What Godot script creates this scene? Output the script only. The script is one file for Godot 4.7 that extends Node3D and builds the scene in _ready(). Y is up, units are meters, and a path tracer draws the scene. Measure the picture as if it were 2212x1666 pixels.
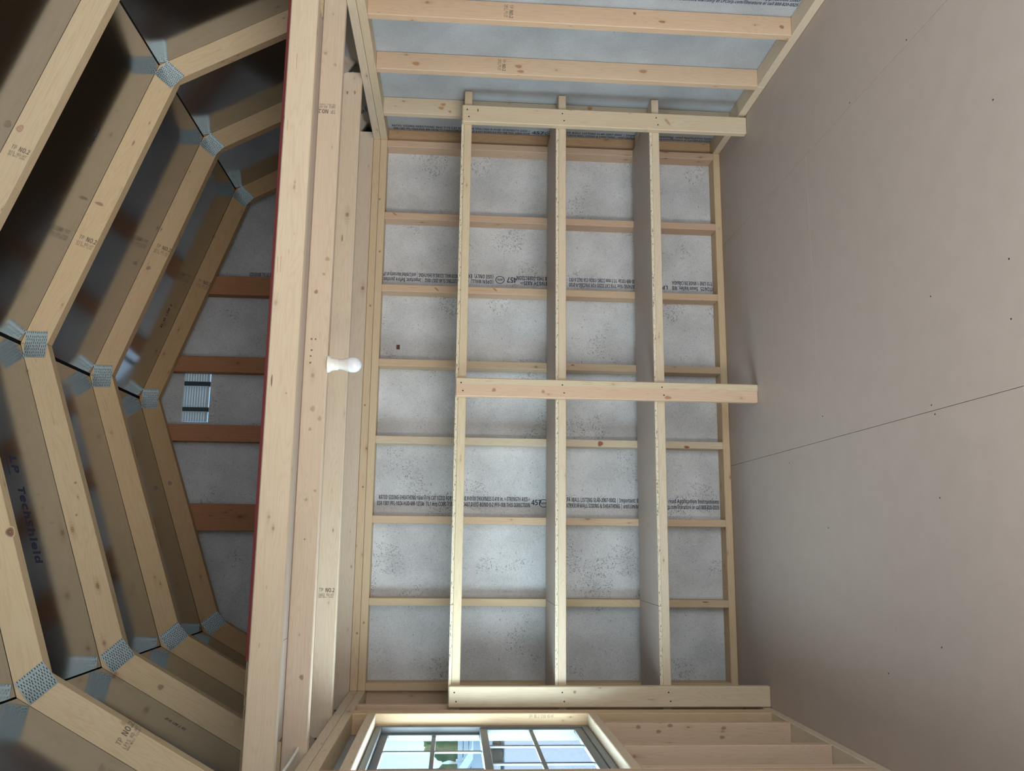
extends Node3D
# A timber shed seen from inside. Lengths in the builders are inches; S turns them into metres.
# x = right along the back wall (0 = inner face of the left studs), y = up from the floor, z = towards the viewer from the back studs.
const S := 0.0254
const IN_L := 0.0
const IN_R := 113.9
const PLATE := 73.3
const TRUSS_Z := [0.5, 24.0, 47.8, 70.8]
var rng := RandomNumberGenerator.new()
var used := {}
var M := {}

# ---------------------------------------------------------------- names and metas
func numbered(called: String) -> String:
	var n: int = used.get(called, 0)
	used[called] = n + 1
	return called if n == 0 else "%s_%03d" % [called, n]

func tag(o: Node3D, label: String, category: String, group := "", kind := "") -> Node3D:
	o.set_meta("label", label)
	o.set_meta("category", category)
	if group: o.set_meta("group", group)
	if kind: o.set_meta("kind", kind)
	return o

func thing(called: String, label: String, category: String, at: Vector3, kind := "", group := "") -> Node3D:
	var o := Node3D.new()
	o.name = numbered(called) if kind == "" else called
	add_child(o)
	o.position = at * S
	tag(o, label, category, group, kind)
	return o

func put(called: String, mesh: Mesh, m: Material, parent: Node3D) -> MeshInstance3D:
	# all shapes are drawn in room coordinates; a child of a thing is moved back by the thing's own place
	var o := MeshInstance3D.new()
	o.name = called
	o.mesh = mesh
	o.material_override = m
	parent.add_child(o, true)
	if not parent is MeshInstance3D: o.position = -parent.position
	return o

# ---------------------------------------------------------------- meshes
class Shape:
	var v := PackedVector3Array()
	var n := PackedVector3Array()
	var t := PackedVector2Array()
	var c := PackedColorArray()
	var tint := Color(1, 1, 1)
	var grain := Vector3.RIGHT
	var off := Vector2.ZERO
	var scale := Vector2(1.0 / 96.0, 1.0 / 12.0)
	func uv(p: Vector3, nn: Vector3) -> Vector2:
		var g := grain
		if absf(g.dot(nn)) > 0.9:
			g = Vector3.UP if absf(nn.y) < 0.9 else Vector3.RIGHT
		var w := g.cross(nn).normalized()
		return Vector2(p.dot(g) * scale.x, p.dot(w) * scale.y) + off + Vector2(0.0, 0.37 * (nn.x + 2.0 * nn.y + 3.0 * nn.z))
	func tri(a: Vector3, b: Vector3, d: Vector3, nn: Vector3) -> void:
		if (b - a).cross(d - a).dot(nn) > 0.0:
			var k := b
			b = d
			d = k
		for p: Vector3 in [a, b, d]:
			v.append(p * 0.0254)
			n.append(nn)
			t.append(uv(p, nn))
			c.append(tint)
	func quad(a: Vector3, b: Vector3, d: Vector3, e: Vector3, nn: Vector3) -> void:
		tri(a, b, d, nn)
		tri(a, d, e, nn)
	func poly(pts: Array, nn: Vector3) -> void:
		for i in range(1, pts.size() - 1): tri(pts[0], pts[i], pts[i + 1], nn)
	func box(lo: Vector3, hi: Vector3, ch := 0.1) -> Shape:
		var mid := (lo + hi) * 0.5
		var h := (hi - lo) * 0.5
		ch = minf(ch, minf(h.x, minf(h.y, h.z)) * 0.45)
		for ax in 3:
			var u := (ax + 1) % 3
			var w := (ax + 2) % 3
			for sg: float in [-1.0, 1.0]:
				var nn := Vector3.ZERO
				nn[ax] = sg
				var q := []
				for k: Array in [[-1, -1], [1, -1], [1, 1], [-1, 1]]:
					var p := Vector3.ZERO
					p[ax] = sg * h[ax]
					p[u] = k[0] * (h[u] - ch)
					p[w] = k[1] * (h[w] - ch)
					q.append(mid + p)
				quad(q[0], q[1], q[2], q[3], nn)
			if ch > 0.0:
				for su: float in [-1.0, 1.0]:
					for sw: float in [-1.0, 1.0]:
						var nn := Vector3.ZERO
						nn[u] = su
						nn[w] = sw
						nn = nn.normalized()
						var q := []
						for k: Array in [[-1, 0], [1, 0], [1, 1], [-1, 1]]:
							var p := Vector3.ZERO
							p[ax] = k[0] * (h[ax] - ch)
							p[u] = su * (h[u] - (ch if k[1] == 1 else 0.0))
							p[w] = sw * (h[w] - (0.0 if k[1] == 1 else ch))
							q.append(mid + p)
						quad(q[0], q[1], q[2], q[3], nn)
		if ch > 0.0:
			for sx: float in [-1.0, 1.0]:
				for sy: float in [-1.0, 1.0]:
					for sz: float in [-1.0, 1.0]:
						var sgn := Vector3(sx, sy, sz)
						tri(mid + sgn * Vector3(h.x, h.y - ch, h.z - ch), mid + sgn * Vector3(h.x - ch, h.y, h.z - ch), mid + sgn * Vector3(h.x - ch, h.y - ch, h.z), sgn.normalized())
		return self
	func prism(pts: PackedVector2Array, z0: float, z1: float) -> Shape:
		# convex outline in x, y; pulled along z
		var f := []
		var b := []
		var mid := Vector2.ZERO
		for p in pts:
			f.append(Vector3(p.x, p.y, z1))
			b.append(Vector3(p.x, p.y, z0))
			mid += p / pts.size()
		poly(f, Vector3(0, 0, 1))
		poly(b, Vector3(0, 0, -1))
		for i in pts.size():
			var j := (i + 1) % pts.size()
			var e := pts[j] - pts[i]
			var nn := Vector3(e.y, -e.x, 0).normalized()
			if nn.dot(Vector3(pts[i].x - mid.x, pts[i].y - mid.y, 0)) < 0.0: nn = -nn
			quad(b[i], b[j], f[j], f[i], nn)
		return self
	func lathe(profile: Array, centre: Vector3, axis: int, sides := 24) -> Shape:
		# profile: [radius, height] pairs along the axis
		var u := (axis + 1) % 3
		var w := (axis + 2) % 3
		for i in profile.size() - 1:
			for k in sides:
				var ring := []
				for m: Array in [[i, k], [i, k + 1], [i + 1, k + 1], [i + 1, k]]:
					var a: float = TAU * m[1] / sides
					var p := Vector3.ZERO
					p[axis] = profile[m[0]][1]
					p[u] = cos(a) * profile[m[0]][0]
					p[w] = sin(a) * profile[m[0]][0]
					ring.append(p)
				var d := Vector2(profile[i + 1][0] - profile[i][0], profile[i + 1][1] - profile[i][1]).normalized()
				var am := TAU * (k + 0.5) / sides
				var nn := Vector3.ZERO
				nn[axis] = -d.x
				nn[u] = cos(am) * d.y
				nn[w] = sin(am) * d.y
				quad(centre + ring[0], centre + ring[1], centre + ring[2], centre + ring[3], nn.normalized())
		return self
	func done(smooth := false) -> ArrayMesh:
		var a := []
		a.resize(Mesh.ARRAY_MAX)
		a[Mesh.ARRAY_VERTEX] = v
		a[Mesh.ARRAY_NORMAL] = n
		a[Mesh.ARRAY_TEX_UV] = t
		a[Mesh.ARRAY_COLOR] = c
		var m := ArrayMesh.new()
		m.add_surface_from_arrays(Mesh.PRIMITIVE_TRIANGLES, a)
		if smooth:
			var st := SurfaceTool.new()
			st.begin(Mesh.PRIMITIVE_TRIANGLES)
			for i in v.size():
				st.set_smooth_group(0)
				st.set_color(c[i])
				st.set_uv(t[i])
				st.add_vertex(v[i])
			st.index()
			st.generate_normals()
			m = st.commit()
		return m

const CREAM := Color(1.0, 1.0, 1.0)
const PINK := Color(1.0, 0.89, 0.82)
const TAN := Color(0.97, 0.90, 0.78)
const PALE := Color(1.03, 1.03, 0.97)

func shape(grain := Vector3.RIGHT, tint := CREAM) -> Shape:
	var s := Shape.new()
	s.grain = grain
	var k := 1.0 + rng.randf_range(-0.05, 0.04)
	s.tint = Color(tint.r * k, tint.g * k * rng.randf_range(0.98, 1.01), tint.b * k * rng.randf_range(0.96, 1.02))
	s.off = Vector2(rng.randf(), rng.randf())
	return s

func board(called: String, lo: Vector3, hi: Vector3, parent: Node3D, tint := CREAM, kind := -1, ch := 0.1) -> MeshInstance3D:
	var d := hi - lo
	var g := Vector3.RIGHT if d.x >= d.y and d.x >= d.z else Vector3.UP if d.y >= d.z else Vector3.BACK
	var m: Material = M.wood[rng.randi_range(0, 2) if kind < 0 else kind]
	return put(called, shape(g, tint).box(lo, hi, ch).done(), m, parent)

func plain(called: String, lo: Vector3, hi: Vector3, m: Material, parent: Node3D, ch := 0.04, sc := 1.0 / 48.0, across := 0.0) -> MeshInstance3D:
	var s := shape(Vector3.UP)
	s.tint = Color.WHITE
	s.scale = Vector2(sc, across if across > 0.0 else sc)
	if across > 0.0: s.grain = Vector3.RIGHT
	return put(called, s.box(lo, hi, ch).done(), m, parent)

func sheet(called: String, pts: Array, z0: float, z1: float, m: Material, parent: Node3D, sc := 1.0 / 48.0) -> MeshInstance3D:
	var s := shape(Vector3.UP)
	s.tint = Color.WHITE
	s.scale = Vector2(sc, sc)
	return put(called, s.prism(PackedVector2Array(pts), z0, z1).done(), m, parent)

# ---------------------------------------------------------------- marks that are flat print or knots
func lettering(text: String, at: Vector3, along: Vector3, up: Vector3, length: float, height: float, m: Material, parent: Node3D, bold := false, called := "printed_lettering") -> void:
	# print: its left end at «at» on the baseline, «length» long, capitals about «height» high
	var t := TextMesh.new()
	var f := SystemFont.new()
	f.font_names = PackedStringArray(["Droid Sans" if bold else "Droid Sans Mono"])
	if bold: f.font_weight = 700
	t.font = f
	t.font_size = 32
	t.pixel_size = 0.01
	t.depth = 0.01
	t.curve_step = 3.0
	t.text = text
	t.horizontal_alignment = HORIZONTAL_ALIGNMENT_LEFT
	t.vertical_alignment = VERTICAL_ALIGNMENT_BOTTOM
	var arr := t.get_mesh_arrays()
	var pos: PackedVector3Array = arr[Mesh.ARRAY_VERTEX]
	var lo := Vector3(1e9, 1e9, 1e9)
	var hi := -lo
	for p in pos:
		lo = lo.min(p)
		hi = hi.max(p)
	along = along.normalized()
	up = (up - along * up.dot(along)).normalized()
	var out := along.cross(up)
	var sx := length / (hi.x - lo.x)
	var sy := height / (0.01 * 32 * 0.72)
	var base := lo.y + (0.01 * 32 * 0.2 if hi.y - lo.y > 0.01 * 32 * 0.8 else 0.0)
	var nrm := PackedVector3Array()
	for i in pos.size():
		var p: Vector3 = pos[i]
		pos[i] = (at + along * (p.x - lo.x) * sx + up * (p.y - base) * sy + out * (0.012 if p.z > 0.0 else 0.0)) * S
		nrm.append(out)
	arr[Mesh.ARRAY_VERTEX] = pos
	arr[Mesh.ARRAY_NORMAL] = nrm
	arr[Mesh.ARRAY_TANGENT] = null
	var am := ArrayMesh.new()
	am.add_surface_from_arrays(Mesh.PRIMITIVE_TRIANGLES, arr)
	put(called, am, m, parent)

func grade_stamp(at: Vector3, along: Vector3, up: Vector3, size: float, parent: Node3D, first := "TP", code := "SWS2 KD-HT") -> void:
	# the grade mark of a board: TP, NO.2 and a line of small print
	along = along.normalized()
	up = up.normalized()
	var p: MeshInstance3D = parent
	lettering(first, at + up * size * 0.62, along, up, size * 0.62, size * 0.52, M.stamp, p, false, "grade_stamp")
	lettering("NO.2", at + along * size * 1.0 + up * size * 0.56, along, up, size * 1.35, size * 0.62, M.stamp, p, true, "grade_stamp")
	lettering(code, at, along, up, size * 2.3, size * 0.34, M.stamp, p, false, "grade_stamp")
	lettering("000 MILL 12345", at - up * size * 0.28, along, up, size * 2.2, size * 0.2, M.stamp, p, false, "grade_stamp")

func knot(at: Vector3, nn: Vector3, along: Vector3, rx: float, ry: float, parent: Node3D, dark := Color(0.16, 0.06, 0.025), rim := Color(0.42, 0.22, 0.1)) -> void:
	# a knot in the face of a board: an oval of darker wood flush with it
	var w := nn.cross(along).normalized()
	var s := Shape.new()
	var sides := 18
	var pale_rim := rim.lerp(Color(0.60, 0.48, 0.34), 0.62)
	var mid := dark.lerp(rim, 0.55)
	var rings := [[0.0, mid], [0.25, mid], [0.42, dark], [0.58, mid], [0.7, dark.lerp(rim, 0.3)], [0.8, rim], [0.9, rim.lerp(pale_rim, 0.6)], [1.02, pale_rim]]
	for i in 7:
		for k in sides:
			var q := []
			for m: Array in [[i, k], [i, k + 1], [i + 1, k + 1], [i + 1, k]]:
				var a: float = TAU * m[1] / sides
				var wob := 1.0 + 0.09 * sin(a * 3.0 + at.x) + 0.07 * sin(a * 2.0 + at.y * 3.0)
				var r: float = rings[m[0]][0] * wob
				q.append(at + along * cos(a) * rx * r + w * sin(a) * ry * r + nn * 0.012)
			s.tint = rings[i + 1][1]
			s.quad(q[0], q[1], q[2], q[3], nn)
	put("knot", s.done(), M.knot, parent)

func nail(at: Vector3, parent: Node3D, nn := Vector3.BACK, r := 0.14) -> void:
	var s := Shape.new()
	var ax := 2 if absf(nn.z) > 0.5 else 0 if absf(nn.x) > 0.5 else 1
	var d: float = nn[ax]
	s.lathe([[r, -0.02 * d], [r, 0.03 * d], [0.0, 0.03 * d]], at, ax, 8)
	put("nail_head", s.done(), M.nail, parent)

# ---------------------------------------------------------------- textures
func noise_bytes(sd: int, freq: float, small: Vector2i, big: Vector2i, octaves := 3) -> PackedByteArray:
	var n := FastNoiseLite.new()
	n.seed = sd
	n.frequency = freq
	n.fractal_octaves = octaves
	var im := n.get_seamless_image(small.x, small.y)
	im.convert(Image.FORMAT_L8)
	im.resize(big.x, big.y, Image.INTERPOLATE_CUBIC)
	return im.get_data()

func wood_texture(sd: int, knots: int, light: Color, dark: Color) -> ImageTexture:
	var w := 2048
	var h := 256
	var fine := noise_bytes(sd, 0.16, Vector2i(64, 256), Vector2i(w, h), 2)
	var broad := noise_bytes(sd + 1, 0.05, Vector2i(40, 64), Vector2i(w, h), 3)
	var fibre := noise_bytes(sd + 2, 0.4, Vector2i(512, 256), Vector2i(w, h), 1)
	var lines := PackedFloat32Array()
	lines.resize(4096)
	for i in 4096:
		lines[i] = pow(0.5 + 0.5 * sin(TAU * i / 256.0), 3.0)
	var tone := PackedFloat32Array()
	tone.resize(w * h)
	for y in h:
		var row := y * w
		for x in w:
			var i := row + x
			var b: int = broad[i]
			tone[i] = lines[(y * 11 + b * 9) & 4095] * 0.42 + fine[i] * 0.0016 + b * 0.0011 + fibre[i] * 0.0005
	var r := RandomNumberGenerator.new()
	r.seed = sd
	var stain := PackedFloat32Array()
	stain.resize(w * h)
	for k in knots:
		var kx := r.randi_range(60, w - 60)
		var ky := r.randi_range(12, h - 12)
		var kr := r.randf_range(1.2, 3.4) if k % 4 else r.randf_range(3.4, 6.0)
		var el := r.randf_range(1.0, 2.2)
		var strength := r.randf_range(0.35, 0.85)
		for dy in range(-int(kr * 3.5), int(kr * 3.5) + 1):
			for dx in range(-int(kr * 9), int(kr * 9) + 1):
				var dd := sqrt(pow(dx / (kr * el), 2) + pow(dy / kr, 2))
				var i: int = posmod(ky + dy, h) * w + posmod(kx + dx, w)
				if dd < 1.0: stain[i] = maxf(stain[i], strength * (0.72 + 0.28 * sin(dd * 9.0)))
				else:
					var far := sqrt(pow(dx / (kr * 4.0), 2) + pow(dy / (kr * 1.3), 2))
					if far < 2.2: stain[i] = maxf(stain[i], strength * (0.3 + 0.14 * sin(dd * 5.0)) * (1.0 - far / 2.2))
	for k in knots / 2:
		# short dark pitch streaks along the grain
		var kx := r.randi_range(0, w)
		var ky := r.randi_range(0, h)
		for q in r.randi_range(10, 50):
			stain[posmod(ky, h) * w + posmod(kx + q, w)] = 0.45
	var bytes := PackedByteArray()
	bytes.resize(w * h * 3)
	var lr := light.r * 255.0
	var lg := light.g * 255.0
	var lb := light.b * 255.0
	var dr := dark.r * 255.0 - lr
	var dg := dark.g * 255.0 - lg
	var db := dark.b * 255.0 - lb
	for i in w * h:
		var t := tone[i] * 0.30
		var k := stain[i]
		var q := 1.0 - k
		bytes[i * 3] = clampi(int((lr + dr * t) * q + 112.0 * k), 0, 255)
		bytes[i * 3 + 1] = clampi(int((lg + dg * t) * q + 78.0 * k), 0, 255)
		bytes[i * 3 + 2] = clampi(int((lb + db * t) * q + 56.0 * k), 0, 255)
	var im := Image.create_from_data(w, h, false, Image.FORMAT_RGB8, bytes)
	return ImageTexture.create_from_image(im)

func flake_images(sd: int, strokes: int, darks: int, contrast: float) -> Array:
	# pressed wood strands under a grey coat: short strokes a little lighter or darker, and dark loose flakes in drifts
	var w := 1024
	var tone := noise_bytes(sd, 0.012, Vector2i(256, 256), Vector2i(w, w), 4)
	var grain := noise_bytes(sd + 5, 0.3, Vector2i(1024, 1024), Vector2i(w, w), 2)
	var val := PackedFloat32Array()
	var hgt := PackedFloat32Array()
	val.resize(w * w)
	hgt.resize(w * w)
	for i in w * w:
		val[i] = 1.0 + contrast * ((tone[i] - 128) * 0.0007 + (grain[i] - 128) * 0.0013)
		hgt[i] = 0.5 + (grain[i] - 128) * 0.0008
	var r := RandomNumberGenerator.new()
	r.seed = sd
	for k in strokes:
		var p := Vector2(r.randi_range(0, w), r.randi_range(0, w))
		var a := r.randf() * TAU
		var turn := r.randf_range(-0.16, 0.16)
		var d := r.randf_range(-0.16, 0.12) * contrast
		var hd := r.randf_range(-0.3, 0.35)
		for q in r.randi_range(4, 15):
			p += Vector2.from_angle(a)
			a += turn
			var i: int = posmod(int(p.y), w) * w + posmod(int(p.x), w)
			val[i] += d
			hgt[i] += hd
	var drift := noise_bytes(sd + 9, 0.018, Vector2i(128, 128), Vector2i(w, w), 3)
	for k in darks * 8:
		var p := Vector2(r.randi_range(0, w - 1), r.randi_range(0, w - 1))
		var dn: int = drift[int(p.y) * w + int(p.x)]
		if dn < 172 and r.randf() > 0.035: continue
		var a := r.randf() * TAU
		var turn := r.randf_range(-0.35, 0.35)
		var d := r.randf_range(0.2, 0.55)
		for q in r.randi_range(3, 9):
			p += Vector2.from_angle(a)
			a += turn
			var i: int = posmod(int(p.y), w) * w + posmod(int(p.x), w)
			val[i] = minf(val[i], 1.0 - d)
			if d > 0.35: val[(i + 1) % (w * w)] = minf(val[(i + 1) % (w * w)], 1.0 - d * 0.7)
			hgt[i] -= 0.3
	var b := PackedByteArray()
	var hb := PackedByteArray()
	b.resize(w * w)
	hb.resize(w * w)
	for i in w * w:
		b[i] = clampi(int(val[i] * 222.0), 0, 255)
		hb[i] = clampi(int(hgt[i] * 255.0), 0, 255)
	var im := Image.create_from_data(w, w, false, Image.FORMAT_L8, b)
	var hi := Image.create_from_data(w, w, false, Image.FORMAT_L8, hb)
	im.convert(Image.FORMAT_RGB8)
	return [ImageTexture.create_from_image(im), ImageTexture.create_from_image(hi)]

func edge_texture() -> ImageTexture:
	# the sawn edge of a strand board: pale layers with dark gaps
	var im := Image.create(1024, 64, false, Image.FORMAT_RGB8)
	im.fill(Color(0.84, 0.79, 0.69))
	var r := RandomNumberGenerator.new()
	r.seed = 31
	for k in 1500:
		var v := r.randf()
		var c := Color(0.88, 0.83, 0.73) if v > 0.5 else Color(0.78, 0.72, 0.61) if v > 0.14 else Color(0.58, 0.53, 0.45)
		im.fill_rect(Rect2i(r.randi_range(0, 1010), r.randi_range(0, 62), r.randi_range(2, 12), r.randi_range(2, 5) if v > 0.14 else r.randi_range(2, 7)), c)
	return ImageTexture.create_from_image(im)

func plate_texture() -> Array:
	# a toothed connector plate: rows of punched slots
	var im := Image.create(128, 160, false, Image.FORMAT_RGB8)
	im.fill(Color(0.60, 0.65, 0.65))
	var hm := Image.create(128, 160, false, Image.FORMAT_L8)
	hm.fill(Color(0.7, 0.7, 0.7))
	var r := RandomNumberGenerator.new()
	r.seed = 5
	for row in 8:
		for col in 11:
			var x := 4 + col * 11 + (5 if row % 2 else 0) + r.randi_range(-1, 1)
			var y := 4 + row * 19 + r.randi_range(-2, 2)
			im.fill_rect(Rect2i(x, y, 4, 13), Color(0.27, 0.31, 0.31))
			im.fill_rect(Rect2i(x + 4, y, 2, 13), Color(0.68, 0.73, 0.73))
			hm.fill_rect(Rect2i(x, y, 4, 13), Color(0.2, 0.2, 0.2))
	return [ImageTexture.create_from_image(im), ImageTexture.create_from_image(hm)]

func mottled(sd: int, a: Color, b: Color, freq: float) -> ImageTexture:
	var w := 1024
	var n := noise_bytes(sd, freq, Vector2i(w, w), Vector2i(w, w), 4)
	var g := noise_bytes(sd + 3, 0.35, Vector2i(w, w), Vector2i(w, w), 1)
	var bytes := PackedByteArray()
	bytes.resize(w * w * 3)
	for i in w * w:
		var t := (n[i] * 0.7 + g[i] * 0.3) / 255.0
		bytes[i * 3] = int((a.r + (b.r - a.r) * t) * 255.0)
		bytes[i * 3 + 1] = int((a.g + (b.g - a.g) * t) * 255.0)
		bytes[i * 3 + 2] = int((a.b + (b.b - a.b) * t) * 255.0)
	return ImageTexture.create_from_image(Image.create_from_data(w, w, false, Image.FORMAT_RGB8, bytes))

func mat(c: Color, rough := 0.6, metal := 0.0, tex: Texture2D = null, spec := 0.5) -> StandardMaterial3D:
	var m := StandardMaterial3D.new()
	m.albedo_color = c
	m.roughness = rough
	m.metallic = metal
	m.metallic_specular = spec
	m.albedo_texture = tex
	return m

func materials() -> void:
	var w := []
	for k: Array in [[11, 16, Color(0.835, 0.775, 0.69), Color(0.68, 0.56, 0.43)], [23, 22, Color(0.83, 0.765, 0.68), Color(0.67, 0.53, 0.41)], [37, 34, Color(0.825, 0.755, 0.665), Color(0.64, 0.49, 0.37)]]:
		var m := mat(Color.WHITE, 0.62, 0.0, wood_texture(k[0], k[1], k[2], k[3]), 0.35)
		m.vertex_color_use_as_albedo = true
		w.append(m)
	M.wood = w
	var fl := flake_images(71, 24000, 1500, 0.95)
	M.grey = mat(Color(0.89, 0.895, 0.90), 0.45, 0.0, fl[0], 0.5)
	M.grey.heightmap_enabled = true
	M.grey.heightmap_texture = fl[1]
	M.grey.heightmap_scale = 0.1
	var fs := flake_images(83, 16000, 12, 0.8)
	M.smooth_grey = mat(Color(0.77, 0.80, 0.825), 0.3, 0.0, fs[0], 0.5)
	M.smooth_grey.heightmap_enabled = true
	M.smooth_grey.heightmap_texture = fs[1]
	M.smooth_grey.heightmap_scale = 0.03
	M.floor = mat(Color.WHITE, 0.5, 0.0, mottled(90, Color(0.675, 0.62, 0.578), Color(0.705, 0.65, 0.61), 0.012), 0.4)
	M.gap = mat(Color(0.10, 0.09, 0.08), 0.9)
	M.edge = mat(Color.WHITE, 0.8, 0.0, edge_texture(), 0.2)
	M.red = mat(Color(0.33, 0.055, 0.05), 0.8)
	M.dark_edge = mat(Color(0.6, 0.56, 0.5), 0.9, 0.0, M.edge.albedo_texture, 0.2)
	M.strand = mat(Color(0.56, 0.47, 0.37), 0.6, 0.0, mottled(55, Color(0.7, 0.65, 0.6), Color(1, 1, 1), 0.08), 0.3)  # dark tone keeps the loft and its foil reflections dim
	M.foil = mat(Color(0.74, 0.755, 0.77), 0.15, 1.0)
	M.foil.heightmap_enabled = true
	M.foil.heightmap_texture = fs[1]
	M.foil.heightmap_scale = 0.008
	M.felt = mat(Color(0.06, 0.06, 0.06), 0.95)
	var pl := plate_texture()
	M.plate = mat(Color.WHITE, 0.42, 0.65, pl[0])
	M.plate.heightmap_enabled = true
	M.plate.heightmap_texture = pl[1]
	M.plate.heightmap_scale = 0.1
	M.ink = mat(Color(0.13, 0.16, 0.27), 0.7)
	M.stamp = mat(Color(0.40, 0.37, 0.32), 0.8)
	M.knot = mat(Color.WHITE, 0.6)
	M.knot.vertex_color_use_as_albedo = true
	M.nail = mat(Color(0.16, 0.12, 0.10), 0.6, 0.3)
	M.white = mat(Color(0.90, 0.90, 0.88), 0.35)
	M.bulb = mat(Color(0.93, 0.94, 0.96), 0.25)
	M.bulb.backlight_enabled = true
	M.bulb.backlight = Color(0.4, 0.4, 0.4)
	M.vent = mat(Color(0.80, 0.84, 0.85), 0.4)
	M.vent_rib = mat(Color(0.20, 0.26, 0.28), 0.6)
	M.frame = mat(Color(0.42, 0.44, 0.45), 0.4)
	M.glass = mat(Color(0.85, 0.95, 0.97, 0.005), 0.03, 0.0, null, 0.2)
	M.glass.transparency = BaseMaterial3D.TRANSPARENCY_ALPHA
	M.gravel = mat(Color.WHITE, 0.95, 0.0, mottled(15, Color(0.60, 0.62, 0.62), Color(0.78, 0.79, 0.78), 0.05), 0.2)
	M.siding = mat(Color(0.86, 0.86, 0.84), 0.6)
	M.leaf = mat(Color(0.30, 0.40, 0.17), 0.9)
	M.leaf.vertex_color_use_as_albedo = true
	M.bark = mat(Color(0.30, 0.24, 0.18), 0.9)
	M.paint = mat(Color(0.78, 0.80, 0.82), 0.25, 0.2)
	M.dark = mat(Color(0.32, 0.36, 0.38), 0.2)
	M.tyre = mat(Color(0.04, 0.04, 0.045), 0.9)

# ---------------------------------------------------------------- the room
func V(x: float, y: float, z: float) -> Vector3:
	return Vector3(x, y, z)

func roof_y(x: float) -> float:
	var d := absf(x - 56.0)
	return 120.4 - d * 15.8 / 45.0 if d <= 45.0 else 104.6 - (d - 45.0) * 25.9 / 14.5

func build_floor() -> void:
	var f := thing("floor", "grey brown smooth coated floor boards with fine seams", "floor", V(0, 0, 0), "structure")
	plain("floor_base", V(-4, -2.2, -4), V(117.9, -0.75, 192), M.gap, f, 0.0)
	var strips := [[-3.45, 44.47, [-3.5, 91.7, 188.0]], [44.53, 92.42, [-3.5, 44.0, 140.0, 188.0]], [92.48, 117.4, [-3.5, 91.9, 188.0]]]
	var panels := []
	for s: Array in strips:
		for k in s[2].size() - 1:
			panels.append(plain("floor_panel", V(s[0], -0.75, s[2][k] + 0.035), V(s[1], 0, s[2][k + 1] - 0.035), M.floor, f, 0.03, 1.0 / 60.0))
	for q: Array in [[92.1, 13.8, 4], [76.0, 91.4, 3], [58.0, 91.4, 3], [51.7, 90.8, 3], [45.2, 75.0, 3], [48.3, 44.8, 3], [44.0, 75.6, 0], [58.3, 76.7, 3], [42.3, 30.7, 0], [31.1, 44.7, 0], [34.1, 75.2, 0], [16.9, 73.1, 0], [12.1, 60.2, 0], [93.0, 60.0, 5], [93.0, 76.0, 5]]:
		nail(V(q[0], 0, q[1]), panels[mini(q[2], panels.size() - 1)], Vector3.UP, 0.1)

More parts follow.
